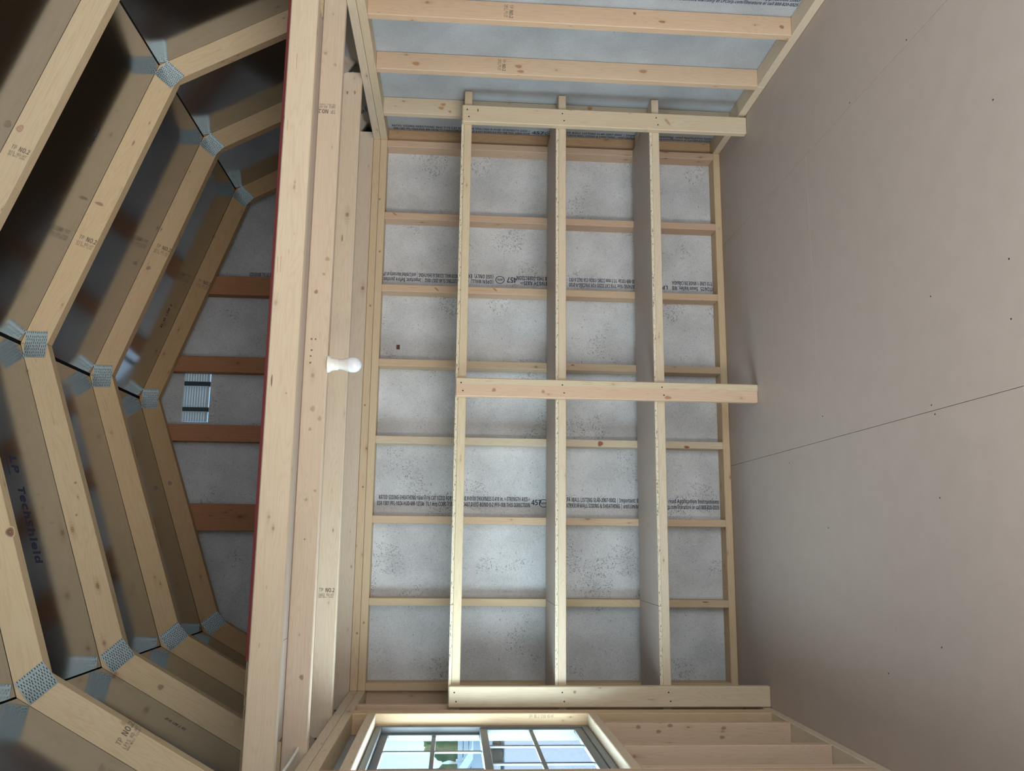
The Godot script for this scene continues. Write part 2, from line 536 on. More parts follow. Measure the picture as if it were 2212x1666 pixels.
func build_wall_back() -> void:
	var w := thing("wall_back", "back wall of open studs over flecked grey sheathing boards with printed lines", "wall", V(56.9, 0, -3.5), "structure")
	var tints := [PINK, PINK, PINK, TAN, PALE, PINK, TAN, TAN]
	var edges := [113.9, 97.42, 81.42, 65.42, 49.42, 33.42, 17.42, 1.5]
	var studs := []
	for k in 8:
		studs.append(board("stud", V(edges[k] - 1.5, 1.5, -3.5), V(edges[k], PLATE, 0), w, tints[k], [1, 1, 1, 1, 0, 1, 0, 0][k]))
	knot(V(48.6, 27.3, 0), Vector3.BACK, Vector3.UP, 0.62, 0.62, studs[4], Color(0.22, 0.07, 0.045), Color(0.36, 0.15, 0.09))
	knot(V(48.2, 9.2, 0), Vector3.BACK, Vector3.UP, 0.62, 0.35, studs[4], Color(0.22, 0.07, 0.045), Color(0.36, 0.15, 0.09))
	knot(V(65.0, 33.0, 0), Vector3.BACK, Vector3.UP, 0.5, 0.16, studs[3])
	knot(V(17.0, 6.2, 0), Vector3.BACK, Vector3.UP, 0.8, 0.14, studs[6])
	for k: Array in [[1, 97.0, 71.2], [2, 80.9, 49.5], [2, 80.6, 61.8]]:
		knot(V(k[1], k[2], 0), Vector3.BACK, Vector3(0.6, 0.8, 0).normalized(), 0.7, 0.22, studs[k[0]], Color(0.4, 0.17, 0.08), Color(0.5, 0.25, 0.13))
	var tp1 := board("top_plate", V(0, PLATE, -3.5), V(113.9, PLATE + 1.48, 0), w, TAN, 0)
	var tp2 := board("top_plate", V(0, PLATE + 1.52, -3.5), V(113.9, PLATE + 3, 0), w, TAN, 0)
	board("bottom_plate", V(0, 0.02, -3.5), V(113.9, 1.5, 0), w, TAN, 1)
	for q: Array in [[100.2, 74.5], [88.5, 74.0], [76.6, 75.5], [12.7, 74.1], [10.7, 75.3], [55.6, 75.7], [39.0, 75.4]]:
		knot(V(q[0], q[1], 0), Vector3.BACK, Vector3.RIGHT, 0.28, 0.25, tp1 if q[1] < 74.8 else tp2, Color(0.25, 0.14, 0.07), Color(0.42, 0.29, 0.17))
	var top := 78.7
	var panels := []
	for k: Array in [[-3.98, 32.6], [32.7, 80.6], [80.7, 117.88]]:
		panels.append(plain("sheathing_panel", V(k[0], -2.2, -4), V(k[1], top, -3.52), M.grey, w))
	# gable boards round the hole for the vent
	var gable := [
		[V2(-3.5, top), V2(11, roof_y(11)), V2(32.6, roof_y(32.6)), V2(32.6, top)],
		[V2(32.7, top), V2(32.7, roof_y(32.7)), V2(51.9, roof_y(51.9)), V2(51.9, top)],
		[V2(51.9, top), V2(51.9, 107.8), V2(62.6, 107.8), V2(62.6, top)],
		[V2(51.9, 113.1), V2(51.9, roof_y(51.9)), V2(56, roof_y(56)), V2(62.6, roof_y(62.6)), V2(62.6, 113.1)],
		[V2(62.6, top), V2(62.6, roof_y(62.6)), V2(80.6, roof_y(80.6)), V2(80.6, top)],
		[V2(80.7, top), V2(80.7, roof_y(80.7)), V2(101, roof_y(101)), V2(115.5, top)]]
	var gb := []
	for g: Array in gable:
		gb.append(sheet("gable_panel", g, -4.0, -3.52, M.grey, w))
	for g: Array in [[30.0, 35.3], [47.7, 51.1], [61.9, 65.2], [78.4, 82.4]]:
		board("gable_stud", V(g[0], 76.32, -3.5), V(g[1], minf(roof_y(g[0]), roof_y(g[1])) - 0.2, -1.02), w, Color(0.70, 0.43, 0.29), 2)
	# the mill's print, which runs down one board and up the next
	for q: Array in [["RATED SIDING-SHEATHING 16oc 7/16 CAT SIZED FOR SP", 36.75, 72.43, 15.58], ["ACING R-0100 THICKNESS 0.418 in. <-STRENGTH AXIS->", 36.75, 56.46, 15.01], ["CA CFA WALL LISTING SL40-2007-0002 | Important: Be", 36.75, 35.2, 16.83], ["fore installing, read Application Instructions", 36.75, 17.98, 16.26], ["ESR-1301 PFL-1024 HUD-MR-1313e  11.1 mm CCMC-11826", 35.55, 72.72, 15.87], ["CSA 0437.0 EXT-BOND 0-2 PFF-108 THIS DIRECTION", 35.55, 56.46, 15.01], ["(E) EXTERIOR WALL SIDING & SHEATHING | and Limited", 35.55, 35.2, 16.83], ["Warranty at LPCorp.com/literature or call 888-820-0325", 35.55, 17.98, 16.26]]:
		lettering(q[0], V(q[1], q[2], -3.5), Vector3.DOWN, Vector3.RIGHT, q[3], 0.85, M.ink, panels[1], true)
	lettering("457", V(36.0, 41.17, -3.5), Vector3.DOWN, Vector3.RIGHT, 2.1, 1.1, M.ink, panels[1], true)
	lettering("2-00 ESR-1301 PFL-1024 HUD-MR-1313e 11.1 mm", V(36.2, 93.5, -3.5), Vector3.DOWN, Vector3.RIGHT, 13.8, 0.85, M.ink, gb[1], true)
	ring_mark(V(36.4, 38.6, -3.52), Vector3.DOWN, Vector3.RIGHT, 1.0, 0.85, panels[1])
	lettering("APA", V(36.15, 39.2, -3.5), Vector3.DOWN, Vector3.RIGHT, 1.2, 0.5, M.ink, panels[1], true)
	ring_mark(V(84.2, 48.3, -3.52), Vector3.UP, Vector3.LEFT, 1.0, 0.85, panels[2])
	lettering("APA", V(84.5, 47.7, -3.5), Vector3.UP, Vector3.LEFT, 1.2, 0.5, M.ink, panels[2], true)
	plain("loose_flake", V(68.2, 69.3, -3.52), V(69.2, 70.0, -3.48), mat(Color(0.38, 0.24, 0.19), 0.8), panels[1], 0.0)
	for q: Array in [["07/24/25   Swan Valley, MB", 84.05, 1.22, 9.3], ["LP", 84.05, 11.53, 1.21], ["SIDING-SHEATHING 16oc 7/16 CAT SIZED FOR SPACING R-0100", 84.05, 15.57, 17.69], ["<-STRENGTH AXIS->", 84.05, 35.79, 8.09], ["(OPEN WALL)  CA", 84.05, 49.74, 6.27], ["LISTING SL40-2007-0002 | Important: Before purchase", 84.05, 57.53, 16.07], ["17:13 LINE 1 MADE IN CANADA", 85.2, 1.22, 9.3], ["PFL-1024 HUD-MR-1313e  11.1 mm CCMC-11826 CSA 0437.0 EXT", 85.2, 15.57, 17.69], ["PFF-108 THIS DIRECTION", 85.2, 35.79, 8.9], ["(USE ONLY)  EXTE", 85.2, 49.74, 6.27], ["RIOR WALL SIDING & SHEATHING | and Limited Warranty at LP", 85.2, 57.53, 15.77]]:
		lettering(q[0], V(q[1], q[2], -3.5), Vector3.UP, Vector3.LEFT, q[3], 0.85, M.ink, panels[2], true)
	lettering("457", V(84.85, 44.69, -3.5), Vector3.UP, Vector3.LEFT, 2.1, 1.2, M.ink, panels[2], true)
	lettering("LITERATURE OR CALL 888-820-0325", V(84.1, 95.0, -3.5), Vector3.UP, Vector3.LEFT, 6.5, 0.85, M.ink, gb[5], true)

func ring_mark(at: Vector3, along: Vector3, up: Vector3, rx: float, ry: float, parent: Node3D) -> void:
	# the grader's oval
	var out := along.cross(up)
	var s := shape()
	s.tint = Color.WHITE
	for k in 28:
		var q := []
		for m: Array in [[k, 0.84], [k + 1, 0.84], [k + 1, 1.0], [k, 1.0]]:
			var a: float = TAU * m[0] / 28.0
			q.append(at + along * cos(a) * rx * m[1] + up * sin(a) * ry * m[1] + out * 0.012)
		s.quad(q[0], q[1], q[2], q[3], out)
	put("printed_mark", s.done(), M.ink, parent)

func V2(x: float, y: float) -> Vector2:
	return Vector2(x, y)

func build_wall_right() -> void:
	var w := thing("wall_right", "right hand wall of pinkish studs over smooth blue grey sheathing", "wall", V(115.6, 0, 92), "structure")
	board("bottom_plate", V(113.9, 0.02, -3.5), V(117.4, 1.5, 27.9), w, PALE, 0)
	board("bottom_plate", V(113.9, 0.02, 27.96), V(117.4, 1.5, 187.9), w, PALE, 0)
	board("top_plate", V(113.9, PLATE, -3.5), V(117.4, PLATE + 1.48, 187.9), w, PALE, 0)
	board("top_plate", V(113.9, PLATE + 1.52, -3.5), V(117.4, PLATE + 3, 187.9), w, PALE, 0)
	board("stud", V(113.9, 1.5, -3.5), V(117.4, PLATE, -2.0), w, Color(0.98, 0.82, 0.68), 2)
	var z := 11.9
	var k := 0
	while z < 187.0:
		var st := board("stud", V(113.9, 1.5, z - 1.5), V(117.4, PLATE, z), w, [PALE, PINK, PINK][k % 3] if k < 3 else PINK, [0, 1, 1][k % 3])
		if k == 1:
			grade_stamp(V(116.9, 50.6, z), Vector3.LEFT, Vector3.DOWN, 1.0, st)
			for q: Array in [[115.2, 66.0, 0.9, 0.5], [114.6, 46.6, 0.8, 0.4], [115.6, 47.0, 0.8, 0.45], [115.8, 23.5, 0.9, 0.5]]:
				knot(V(q[0], q[1], z), Vector3.BACK, Vector3.UP, q[2], q[3], st, Color(0.36, 0.18, 0.09), Color(0.52, 0.34, 0.2))
		elif k == 2:
			grade_stamp(V(116.9, 50.4, z), Vector3.LEFT, Vector3.DOWN, 1.05, st)
			for q: Array in [[115.2, 23.9, 0.7, 0.3], [116.5, 28.6, 0.35, 0.3], [115.4, 3.2, 0.5, 0.4]]:
				knot(V(q[0], q[1], z), Vector3.BACK, Vector3.UP, q[2], q[3], st, Color(0.26, 0.12, 0.06), Color(0.45, 0.27, 0.15))
		elif k == 0:
			for q: Array in [[116.2, 61.2, 0.6, 0.4], [115.4, 61.6, 0.7, 0.4], [114.7, 59.8, 0.4, 0.3], [116.8, 31.0, 0.7, 0.5]]:
				knot(V(q[0], q[1], z), Vector3.BACK, Vector3.UP, q[2], q[3], st, Color(0.4, 0.2, 0.09), Color(0.58, 0.36, 0.18))
		z += 16.35 if k < 2 else 16.0
		k += 1
	var ps := []
	for p: Array in [[-4.0, 43.75], [43.85, 91.8], [91.9, 139.8], [139.9, 188.0]]:
		ps.append(plain("sheathing_panel", V(117.42, -2.2, p[0]), V(117.9, 78.0, p[1]), M.smooth_grey, w))
	for q: Array in [["RATED SIDING-SHEATHING 16oc 7/16 CAT SIZED FOR SPACING R-0100 -STRENGTH AXIS->", -0.6, 72.5, 30.18], ["CA CFA WALL LISTING SL40-2007-0002 | Important: Before installing, read Application Instr", -0.6, 35.87, 34.27], ["ESR-1301 PFL-1024 HUD-MR-1313e 11.1 mm CCMC-11826 0437.0 EXT-BOND 0-2 PFF-108 THIS DIRECTION", -1.8, 72.19, 29.87], ["(E) EXTERIOR WALL SIDING & SHEATHING | and Limited Warranty at LPCorp.com/literature or call 888-820-0325", -1.8, 35.87, 34.27]]:
		lettering(q[0], V(117.405, q[2], q[1]), Vector3.DOWN, Vector3.BACK, q[3], 0.85, M.ink, ps[0], true)
		lettering(q[0], V(117.405, q[2], q[1] + 49.2), Vector3.DOWN, Vector3.BACK, q[3], 0.8, M.ink, ps[1], true)
	lettering("457", V(117.40, 41.81, -1.4), Vector3.DOWN, Vector3.BACK, 2.6, 1.3, M.ink, ps[0], true)
	ring_mark(V(117.40, 37.92, -0.8), Vector3.DOWN, Vector3.BACK, 1.1, 0.9, ps[0])
	lettering("APA", V(117.395, 38.52, -1.05), Vector3.DOWN, Vector3.BACK, 1.2, 0.5, M.ink, ps[0], true)

func build_wall_left() -> void:
	var w := thing("wall_left", "left hand wall of shaded studs framing the sliding window", "wall", V(-1.75, 0, 92), "structure")
	board("bottom_plate", V(-3.5, 0.02, -3.5), V(0, 1.5, 136.4), w, PALE, 0)
	board("bottom_plate", V(-3.5, 0.02, 185.2), V(0, 1.5, 187.9), w, PALE, 0)  # plate breaks at an unseen side doorway added for fill light
	board("top_plate", V(-3.5, PLATE, -3.5), V(0, PLATE + 1.48, 187.9), w, PALE, 0)
	board("top_plate", V(-3.5, PLATE + 1.52, -3.5), V(0, PLATE + 3, 187.9), w, PALE, 0)
	for z: float in [-3.5, 12.9, 18.55, 58.95, 75.0, 91.0, 107.0, 123.0, 134.9, 186.0]:
		board("stud", V(-3.5, 1.5, z), V(0, PLATE, z + 1.5), w, PINK, 1)
	var far := board("jack_stud", V(-3.5, 1.5, 20.1), V(0, PLATE, 21.6), w, Color(1.0, 0.86, 0.72), 0)
	lettering("SPF NO.2 STUD KD-HT", V(-0.75, 43.6, 21.6), Vector3.DOWN, Vector3.RIGHT, 4.2, 0.5, M.stamp, far, false, "grade_stamp")
	board("jack_stud", V(-3.5, 1.5, 57.42), V(0, PLATE, 58.92), w, PINK, 1)
	for z: float in [28.4, 43.7, 55.9]:
		var c := board("cripple_stud", V(-3.5, 1.5, z), V(0, 32.1, z + 1.5), w, PINK, 1)
		if z < 30.0:
			for q: Array in [[-0.6, 26.7], [-0.4, 21.5], [-1.3, 23.4], [-0.8, 12.7], [-2.2, 13.0]]:
				knot(V(q[0], q[1], z + 1.5), Vector3.BACK, Vector3.UP, 0.5, 0.35, c, Color(0.3, 0.16, 0.1), Color(0.45, 0.28, 0.2))
	board("window_sill_board", V(-3.5, 32.1, 21.62), V(0, 33.6, 57.4), w, PALE, 0)
	board("header_board", V(-3.5, 69.3, 21.62), V(0, 70.8, 57.4), w, PALE, 0)
	for p: Array in [[-4.0, 21.0, -2.2, 78.0], [21.05, 57.95, -2.2, 33.2], [21.05, 57.95, 69.7, 78.0], [58.0, 105.8, -2.2, 78.0], [105.9, 136.4, -2.2, 78.0], [136.45, 185.15, 75.0, 78.0], [185.2, 188.0, -2.2, 78.0]]:
		plain("sheathing_panel", V(-4, p[2], p[0]), V(-3.52, p[3], p[1]), M.smooth_grey, w)

func build_wall_front() -> void:
	var w := thing("wall_front", "front wall of grey boards round an added doorway behind the viewer", "wall", V(56.9, 0, 188), "structure")
	plain("sheathing_panel", V(49.0, 76.0, 188.05), V(111.0, 78.0, 191.5), M.smooth_grey, w)
	for k: Array in [[-4.0, 32.6], [32.7, 48.9], [111.1, 117.9]]:  # gap between these boards is an unseen doorway added for fill light
		plain("sheathing_panel", V(k[0], -2.2, 188.05), V(k[1], 78.0, 191.5), M.smooth_grey, w)
	sheet("gable_panel", [V2(-3.5, 78.05), V2(11, roof_y(11)), V2(56, roof_y(56)), V2(101, roof_y(101)), V2(115.5, 78.05)], 188.05, 191.5, M.smooth_grey, w)

func build_roof() -> void:
	var c := thing("ceiling", "gambrel roof lined with shiny silver foil boards", "roof", V(56, 104, 92), "structure")
	var segs := [[-4.0, 70.0], [70.06, 166.0], [166.06, 192.0]]
	# outlines of the four slopes: inner line from a to b, thickness outward; hair gaps at knees and ridge
	var un := V2(-15.8, 45.0).normalized()
	var ln := V2(-25.9, 14.5).normalized()
	var ud := V2(45.0, 15.8).normalized()
	var ld := V2(14.5, 25.9).normalized()
	var knee := V2(11, 104.6)
	var apex := V2(56, 120.4)
	var up := [knee + ud * 0.12, apex - ud * 0.3]
	var lo := [knee - ld * 32.0, knee - ld * 0.16]
	var parts := []
	for z: Array in segs:
		for side: float in [1.0, -1.0]:
			for q: Array in [[up, un], [lo, ln]]:
				var e: Array = q[0]
				var o: Vector2 = q[1] * 0.5
				var pts := []
				for p: Vector2 in [e[0], e[1], e[1] + o, e[0] + o]:
					pts.append(p if side > 0.0 else V2(112.0 - p.x, p.y))
				parts.append(sheet("roof_panel", pts, z[0], z[1], M.foil, c))
	for side: float in [1.0, -1.0]:
		for q: Array in [[knee - ud * 0.6, apex + ud * 1.2, un], [knee - ld * 34.0, knee + ld * 0.6, ln]]:
			var o: Vector2 = q[2]
			var pts := []
			for p: Vector2 in [q[0] + o * 0.55, q[1] + o * 0.55, q[1] + o * 1.1 + V2(0.0, 0.6), q[0] + o * 1.1]:
				pts.append(p if side > 0.0 else V2(112.0 - p.x, p.y))
			sheet("roof_covering", pts, -6.0, 194.0, M.felt, c)
	# print on the foil
	var upn := V2(-0.33, 0.94)
	var a := -V(ud.x, ud.y, 0)
	var lp := V(38.3, 114.15, 59.6)
	var left_up: MeshInstance3D = parts[0]
	lettering("LP", on_roof(38.6, 59.2), a, Vector3.FORWARD, 2.2, 1.7, M.ink, left_up, true)
	lettering("TechShield", on_roof(34.8, 59.0), a, Vector3.FORWARD, 10.2, 1.7, M.ink, left_up, true)
	put("printed_underline", shape().box(V(36.0, 0, 60.0), V(39.0, 0.02, 60.2), 0.0).done(), M.ink, left_up).transform = Transform3D(Basis(Vector3.BACK, atan2(15.8, 45.0)), (on_roof(38.9, 0.0) - V(38.9, 0, 0).rotated(Vector3.BACK, atan2(15.8, 45.0))) * S)
	var b := -V(ld.x, ld.y, 0)
	var left_low: MeshInstance3D = parts[1]
	lettering("23:45 LINE 2 PFS", on_roof(5.2, 52.3), b, Vector3.FORWARD, 3.0, 0.8, M.ink, left_low)
	var right_up: MeshInstance3D = parts[2]
	lettering("TECHSHIELD", on_roof(83.6, 54.2), V(ud.x, -ud.y, 0), Vector3.BACK, 3.2, 0.7, M.ink, right_up)
	lettering("23:45 LINE 2", on_roof(69.4, 5.0), V(ud.x, -ud.y, 0), Vector3.BACK, 5.0, 0.8, M.ink, right_up)
	var right_low: MeshInstance3D = parts[3]
	lettering("TechShield", on_roof(112.0, 7.4), V(ld.x, -ld.y, 0), Vector3.BACK, 10.2, 1.7, M.ink, right_low, true)

func on_roof(x: float, z: float) -> Vector3:
	return V(x, roof_y(x) - 0.015, z)

func build_truss(z: float, label: String, tint: Color, stamps: Array, marks: Array) -> void:
	var t := thing("roof_truss", label, "truss", V(56, 76.3, z - 0.75), "", "gambrel roof trusses")
	var un := V2(15.8, -45.0).normalized() * 3.5
	var ln := V2(25.9, -14.5).normalized() * 3.5
	var ud := V2(45.0, 15.8).normalized()
	var ld := V2(14.5, 25.9).normalized()
	var knee := V2(11, 104.55)
	var apex := V2(56, 120.35)
	# where the inner lines meet: mitre at the knee, plumb cut at the apex
	var inner_knee := Geometry2D.line_intersects_line(knee + un, ud, knee + ln, ld) as Vector2
	var inner_apex := V2(56, apex.y + un.y - un.x * 15.8 / 45.0)
	var foot := knee + ld * ((79.85 - knee.y) / ld.y)
	var foot_in := inner_knee + ld * ((79.85 - inner_knee.y) / ld.y)
	var sets := [["upper_rafter", [knee, V2(55.97, apex.y), V2(55.97, inner_apex.y), inner_knee], ud], ["lower_rafter", [foot, knee, inner_knee, foot_in], ld]]
	var made := []
	for side: float in [1.0, -1.0]:
		for q: Array in sets:
			var pts := PackedVector2Array()
			for p: Vector2 in q[1]:
				pts.append(p if side > 0.0 else V2(112.0 - p.x, p.y))
			var d: Vector2 = q[2]
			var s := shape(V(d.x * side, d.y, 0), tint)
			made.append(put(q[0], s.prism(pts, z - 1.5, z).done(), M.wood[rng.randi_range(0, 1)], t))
	var chord := put("bottom_chord", shape(Vector3.RIGHT, Color(0.80, 0.80, 0.79) if z > 60 else CREAM).box(V(-3.4, 76.32, z - 1.5), V(115.4, 79.8, z), 0.12).done(), M.wood[0 if z > 60 else rng.randi_range(0, 1)], t)  # front chord toned down to offset the stronger light on it
	for p: Array in [[V2(55.9, 118.25), 0.0, 3.9, 3.1], [V2(12.55, 102.6), 41.0, 3.0, 3.7], [V2(99.45, 102.9), -41.0, 3.0, 3.7]]:
		var s := Shape.new()
		s.grain = Vector3.UP
		s.scale = Vector2(1.0 / p[3], 1.0 / p[2])
		s.off = V2(0.5, 0.5)
		s.box(V(-p[2] / 2, -p[3] / 2, 0.0), V(p[2] / 2, p[3] / 2, 0.05), 0.01)
		var o := put("connector_plate", s.done(), M.plate, t)
		o.position += V(p[0].x, p[0].y, z + 0.005) * S
		o.rotation.z = deg_to_rad(p[1])
	for k: Array in marks:
		var q: MeshInstance3D = chord if k[0] == 4 else made[k[0]]
		var g := V(1, 0, 0) if k[0] == 4 else V(ud.x, ud.y, 0) if k[0] == 0 else V(ud.x, -ud.y, 0) if k[0] == 2 else V(ld.x, ld.y, 0)
		knot(V(k[1], k[2], z), Vector3.BACK, g, k[3], k[4], q, k[5], k[6])
	for k: Array in stamps:
		var q: MeshInstance3D = chord if k[0] == 4 else made[k[0]]
		grade_stamp(V(k[1], k[2], z + 0.01), k[3], k[4], k[5], q, "TP", k[6])

func build_trusses() -> void:
	var ud := V(45.0, 15.8, 0).normalized()
	var ld := V(14.5, 25.9, 0).normalized()
	var inu := V(-15.8, -45.0, 0)
	var deep := Color(0.12, 0.055, 0.03)
	var brown := Color(0.27, 0.165, 0.09)
	var soft := Color(0.42, 0.29, 0.18)
	var pale := Color(0.52, 0.41, 0.28)
	var warm := Color(0.92, 0.88, 0.73)
	# stamps: piece (0 upper left, 1 lower left, 2 upper right, 3 lower right, 4 bottom chord), x, y, along, up, size, code
	build_truss(TRUSS_Z[3], "pale gambrel truss nearest the viewer, carrying the red edged front of the loft", Color(0.81, 0.80, 0.70), [[2, 74.9, 112.8, inu, V(45.0, -15.8, 0), 1.0, "U15 KD-HT"], [1, 5.6, 92.4, V(25.9, -14.5, 0), ld, 1.15, "LP15 KD-HT"]], [[2, 78.1, 111.8, 0.55, 0.5, soft, brown], [0, 28.9, 107.3, 0.62, 0.6, deep, brown], [4, 65.6, 77.6, 0.35, 0.12, soft, pale], [4, 16.6, 78.7, 0.5, 0.2, soft, pale], [4, 45.6, 77.4, 0.13, 0.13, brown, soft], [4, 23.0, 78.3, 0.35, 0.16, soft, pale], [4, 91.0, 79.0, 0.3, 0.1, soft, pale], [4, 47.1, 79.2, 0.9, 0.08, deep, deep]])  # rafter tint lowered to offset the strong light on the front truss
	build_truss(TRUSS_Z[2], "gambrel truss with the white bulb hanging under its bottom chord", warm, [[2, 71.6, 114.1, inu, V(45.0, -15.8, 0), 1.15, "U15 KD-HT"], [4, 95.4, 77.1, V(0, 1, 0), V(-1, 0, 0), 1.1, "SWS2 KD-HT"]], [[2, 87.8, 107.3, 0.55, 0.2, brown, soft], [2, 77.8, 111.4, 0.3, 0.9, brown, soft], [0, 36.0, 110.6, 0.25, 0.22, brown, soft], [0, 31.5, 110.0, 0.2, 0.2, brown, soft], [1, 8.4, 96.5, 0.5, 0.5, brown, soft], [4, 70.3, 77.1, 0.45, 0.4, soft, pale], [4, 67.9, 77.5, 0.3, 0.28, soft, pale], [4, 65.1, 78.5, 0.38, 0.32, brown, soft], [4, 47.3, 78.1, 0.5, 0.45, soft, pale], [4, 45.9, 77.0, 0.5, 0.3, soft, pale], [4, 44.3, 78.3, 0.3, 0.28, soft, pale], [4, 35.4, 77.1, 0.25, 0.25, soft, pale], [4, 34.1, 78.3, 0.3, 0.3, soft, pale], [4, 9.7, 77.6, 0.4, 0.35, brown, soft], [4, 28.5, 78.2, 0.16, 0.16, brown, soft], [4, 104.4, 79.1, 0.35, 0.3, soft, pale], [4, 102.5, 77.5, 0.3, 0.28, soft, pale], [4, 57.8, 78.8, 0.16, 0.16, deep, brown], [4, 57.8, 78.2, 0.14, 0.14, deep, brown], [4, 56.1, 78.7, 0.16, 0.16, deep, brown], [4, 55.2, 78.8, 0.15, 0.15, deep, brown], [4, 54.2, 78.8, 0.16, 0.16, deep, brown]])
	build_truss(TRUSS_Z[1], "gambrel truss between the bulb's truss and the vented gable end", Color(0.92, 0.80, 0.61), [[2, 78.9, 111.5, inu, V(45.0, -15.8, 0), 1.15, "U15 KD-HT"], [4, 19.2, 79.4, V(0, -1, 0), V(1, 0, 0), 1.1, "SWS2 KD-HT"]], [[2, 75.6, 112.2, 0.55, 0.5, brown, soft], [0, 40.9, 116.1, 0.2, 0.2, deep, brown], [4, 111.1, 78.9, 0.45, 0.2, brown, soft], [4, 111.2, 77.5, 0.45, 0.2, brown, soft], [4, 82.4, 78.5, 0.8, 0.16, brown, soft]])  # tint deepens towards the gable, carrying the dimness of the loft
	build_truss(TRUSS_Z[0], "gambrel truss with loft shade in its orange tint, set against the gable wall round the vent", Color(0.84, 0.68, 0.47), [[2, 79.9, 111.1, inu, V(45.0, -15.8, 0), 1.15, "U15 KD-HT"]], [[0, 39.1, 113.0, 0.7, 0.55, brown, soft]])  # same wood as the others; shade of the loft is in the tint

func build_loft() -> void:
	var t := thing("loft_deck", "loft floor boards with a red painted front edge resting on the trusses", "loft", V(56, 79.85, 36), "")
	for k: Array in [[14.95, 110.3, "deck_panel", M.red, 70.75], [1.8, 14.9, "deck_panel", M.dark_edge, 70.2]]:
		var pn := plain(k[2], V(k[0], 79.82, 0.6), V(k[1], 80.11, k[4] - 0.06), M.floor, t, 0.02)
		plain("added_dark_face", V(k[0] + 0.02, 80.10, 0.62), V(k[1] - 0.02, 80.145, k[4] - 0.07), M.strand, pn, 0.0)  # unseen dark sheet added to darken the loft and the foil reflections
		plain("painted_edge" if k[3] == M.red else "raw_edge", V(k[0], 79.82, k[4] - 0.05), V(k[1], 80.14, k[4] + 0.02), k[3], pn, 0.01, 1.0 / 40.0, 1.0 / 1.6)

func build_shelves() -> void:
	var t := thing("shelf_unit", "three tier shelf unit of raw timber posts and strand boards along the back wall", "shelf", V(56.9, 0, 8), "")
	var posts := [[0.1, 3.65, PALE], [54.95, 58.45, PINK], [109.85, 113.4, PALE]]
	var heads := [56.1, 37.2, 18.3]
	for p: Array in posts:
		var o := board("post", V(p[0], 0.03, 15.92), V(p[1], 57.25, 17.4), t, p[2], 0 if p[2] == PALE else 1, 0.14)
		if p[0] > 50.0 and p[0] < 60.0:
			for q: Array in [[56.2, 50.2, 0.45, 0.42], [56.1, 41.0, 0.4, 0.35], [55.5, 17.4, 0.75, 0.4]]:
				knot(V(q[0], q[1], 17.4), Vector3.BACK, Vector3.UP, q[2], q[3], o, Color(0.36, 0.17, 0.1), Color(0.5, 0.27, 0.17))
			put("pale_sapwood", shape(Vector3.UP, PALE).box(V(57.25, 0.05, 17.401), V(58.3, 57.2, 17.415), 0.0).done(), M.wood[0], o)
		elif p[0] > 100.0:
			knot(V(111.6, 16.2, 17.4), Vector3.BACK, V(0.8, 0.6, 0), 1.3, 0.35, o, Color(0.42, 0.24, 0.14), Color(0.6, 0.42, 0.28))
			knot(V(112.3, 54.2, 17.4), Vector3.BACK, Vector3.RIGHT, 0.4, 0.16, o)
		else:
			knot(V(2.7, 35.2, 17.4), Vector3.BACK, Vector3.UP, 0.35, 0.3, o, Color(0.28, 0.15, 0.08), Color(0.5, 0.35, 0.22))
		for h: float in heads:
			for dx: float in [-0.75, 0.75]:
				nail(V((p[0] + p[1]) / 2 + dx, h + (0.2 if dx > 0 else -0.15), 17.42), o)
	for k in 3:
		var top: float = [57.35, 38.5, 19.6][k]
		board("shelf_rail", V(-3.3, top - 2.02, 12.3), V(117.2, top - 0.53, 15.88), t, [PALE, CREAM, PALE][k], 0)
		board("shelf_ledger", V(-3.3, top - 2.02, 0.03), V(117.2, top - 0.53, 3.5), t, PALE, 0)
		for q: Array in [[0.15, 17.3], [17.36, 113.6]]:
			var pn := plain("shelf_board", V(q[0], top - 0.51, 0.03), V(q[1], top, 15.8), M.floor, t, 0.02)
			plain("raw_edge", V(q[0], top - 0.51, 15.8), V(q[1], top - 0.005, 15.88), M.edge, pn, 0.0, 1.0 / 40.0, 1.0 / 1.6)

func build_bulb() -> void:
	var x := 54.2
	var z := 47.05
	var t := thing("light_bulb", "unlit white bulb in a lampholder under the loft joist", "light bulb", V(x, 76.3, z), "")
	var c := V(x, 0, z)
	put("lamp_holder", shape().lathe([[0.0, 76.31], [1.3, 76.31], [1.25, 76.1], [1.0, 75.75], [0.9, 75.3], [0.88, 74.75], [0.0, 74.75]], c, 1, 28).done(), mat(Color(0.92, 0.92, 0.88), 0.3), t)
	put("bulb_collar", shape().lathe([[0.7, 74.76], [0.74, 74.6], [0.78, 74.2], [0.95, 73.6], [1.1, 73.2]], c, 1, 28).done(true), M.white, t)
	var prof := []
	for k in 13:
		var a := PI * 0.5 * k / 12.0
		prof.append([1.17 * cos(a), 72.55 - 1.2 * sin(a)])
	put("bulb_globe", shape().lathe([[1.1, 73.2], [1.16, 72.9]] + prof, c, 1, 28).done(true), M.bulb, t)

func build_cable() -> void:
	var pts := [V(0.4, 77.6, 47.0), V(0.3, 77.5, 50.0), V(0.25, 77.35, 56.0), V(0.3, 77.35, 62.0), V(0.4, 77.6, 70.0)]
	var s := shape()
	for i in pts.size() - 1:
		for k in 8:
			var q := []
			for m: Array in [[i, k], [i, k + 1], [i + 1, k + 1], [i + 1, k]]:
				var a: float = TAU * m[1] / 8.0
				q.append(pts[m[0]] + V(cos(a) * 0.26, sin(a) * 0.18, 0))
			var am := TAU * (k + 0.5) / 8.0
			s.quad(q[0], q[1], q[2], q[3], V(cos(am), sin(am), 0).normalized())
	var o := put(numbered("electric_cable"), s.done(), M.white, self)
	tag(o, "white electric cable running between two loft joists above the window", "cable")

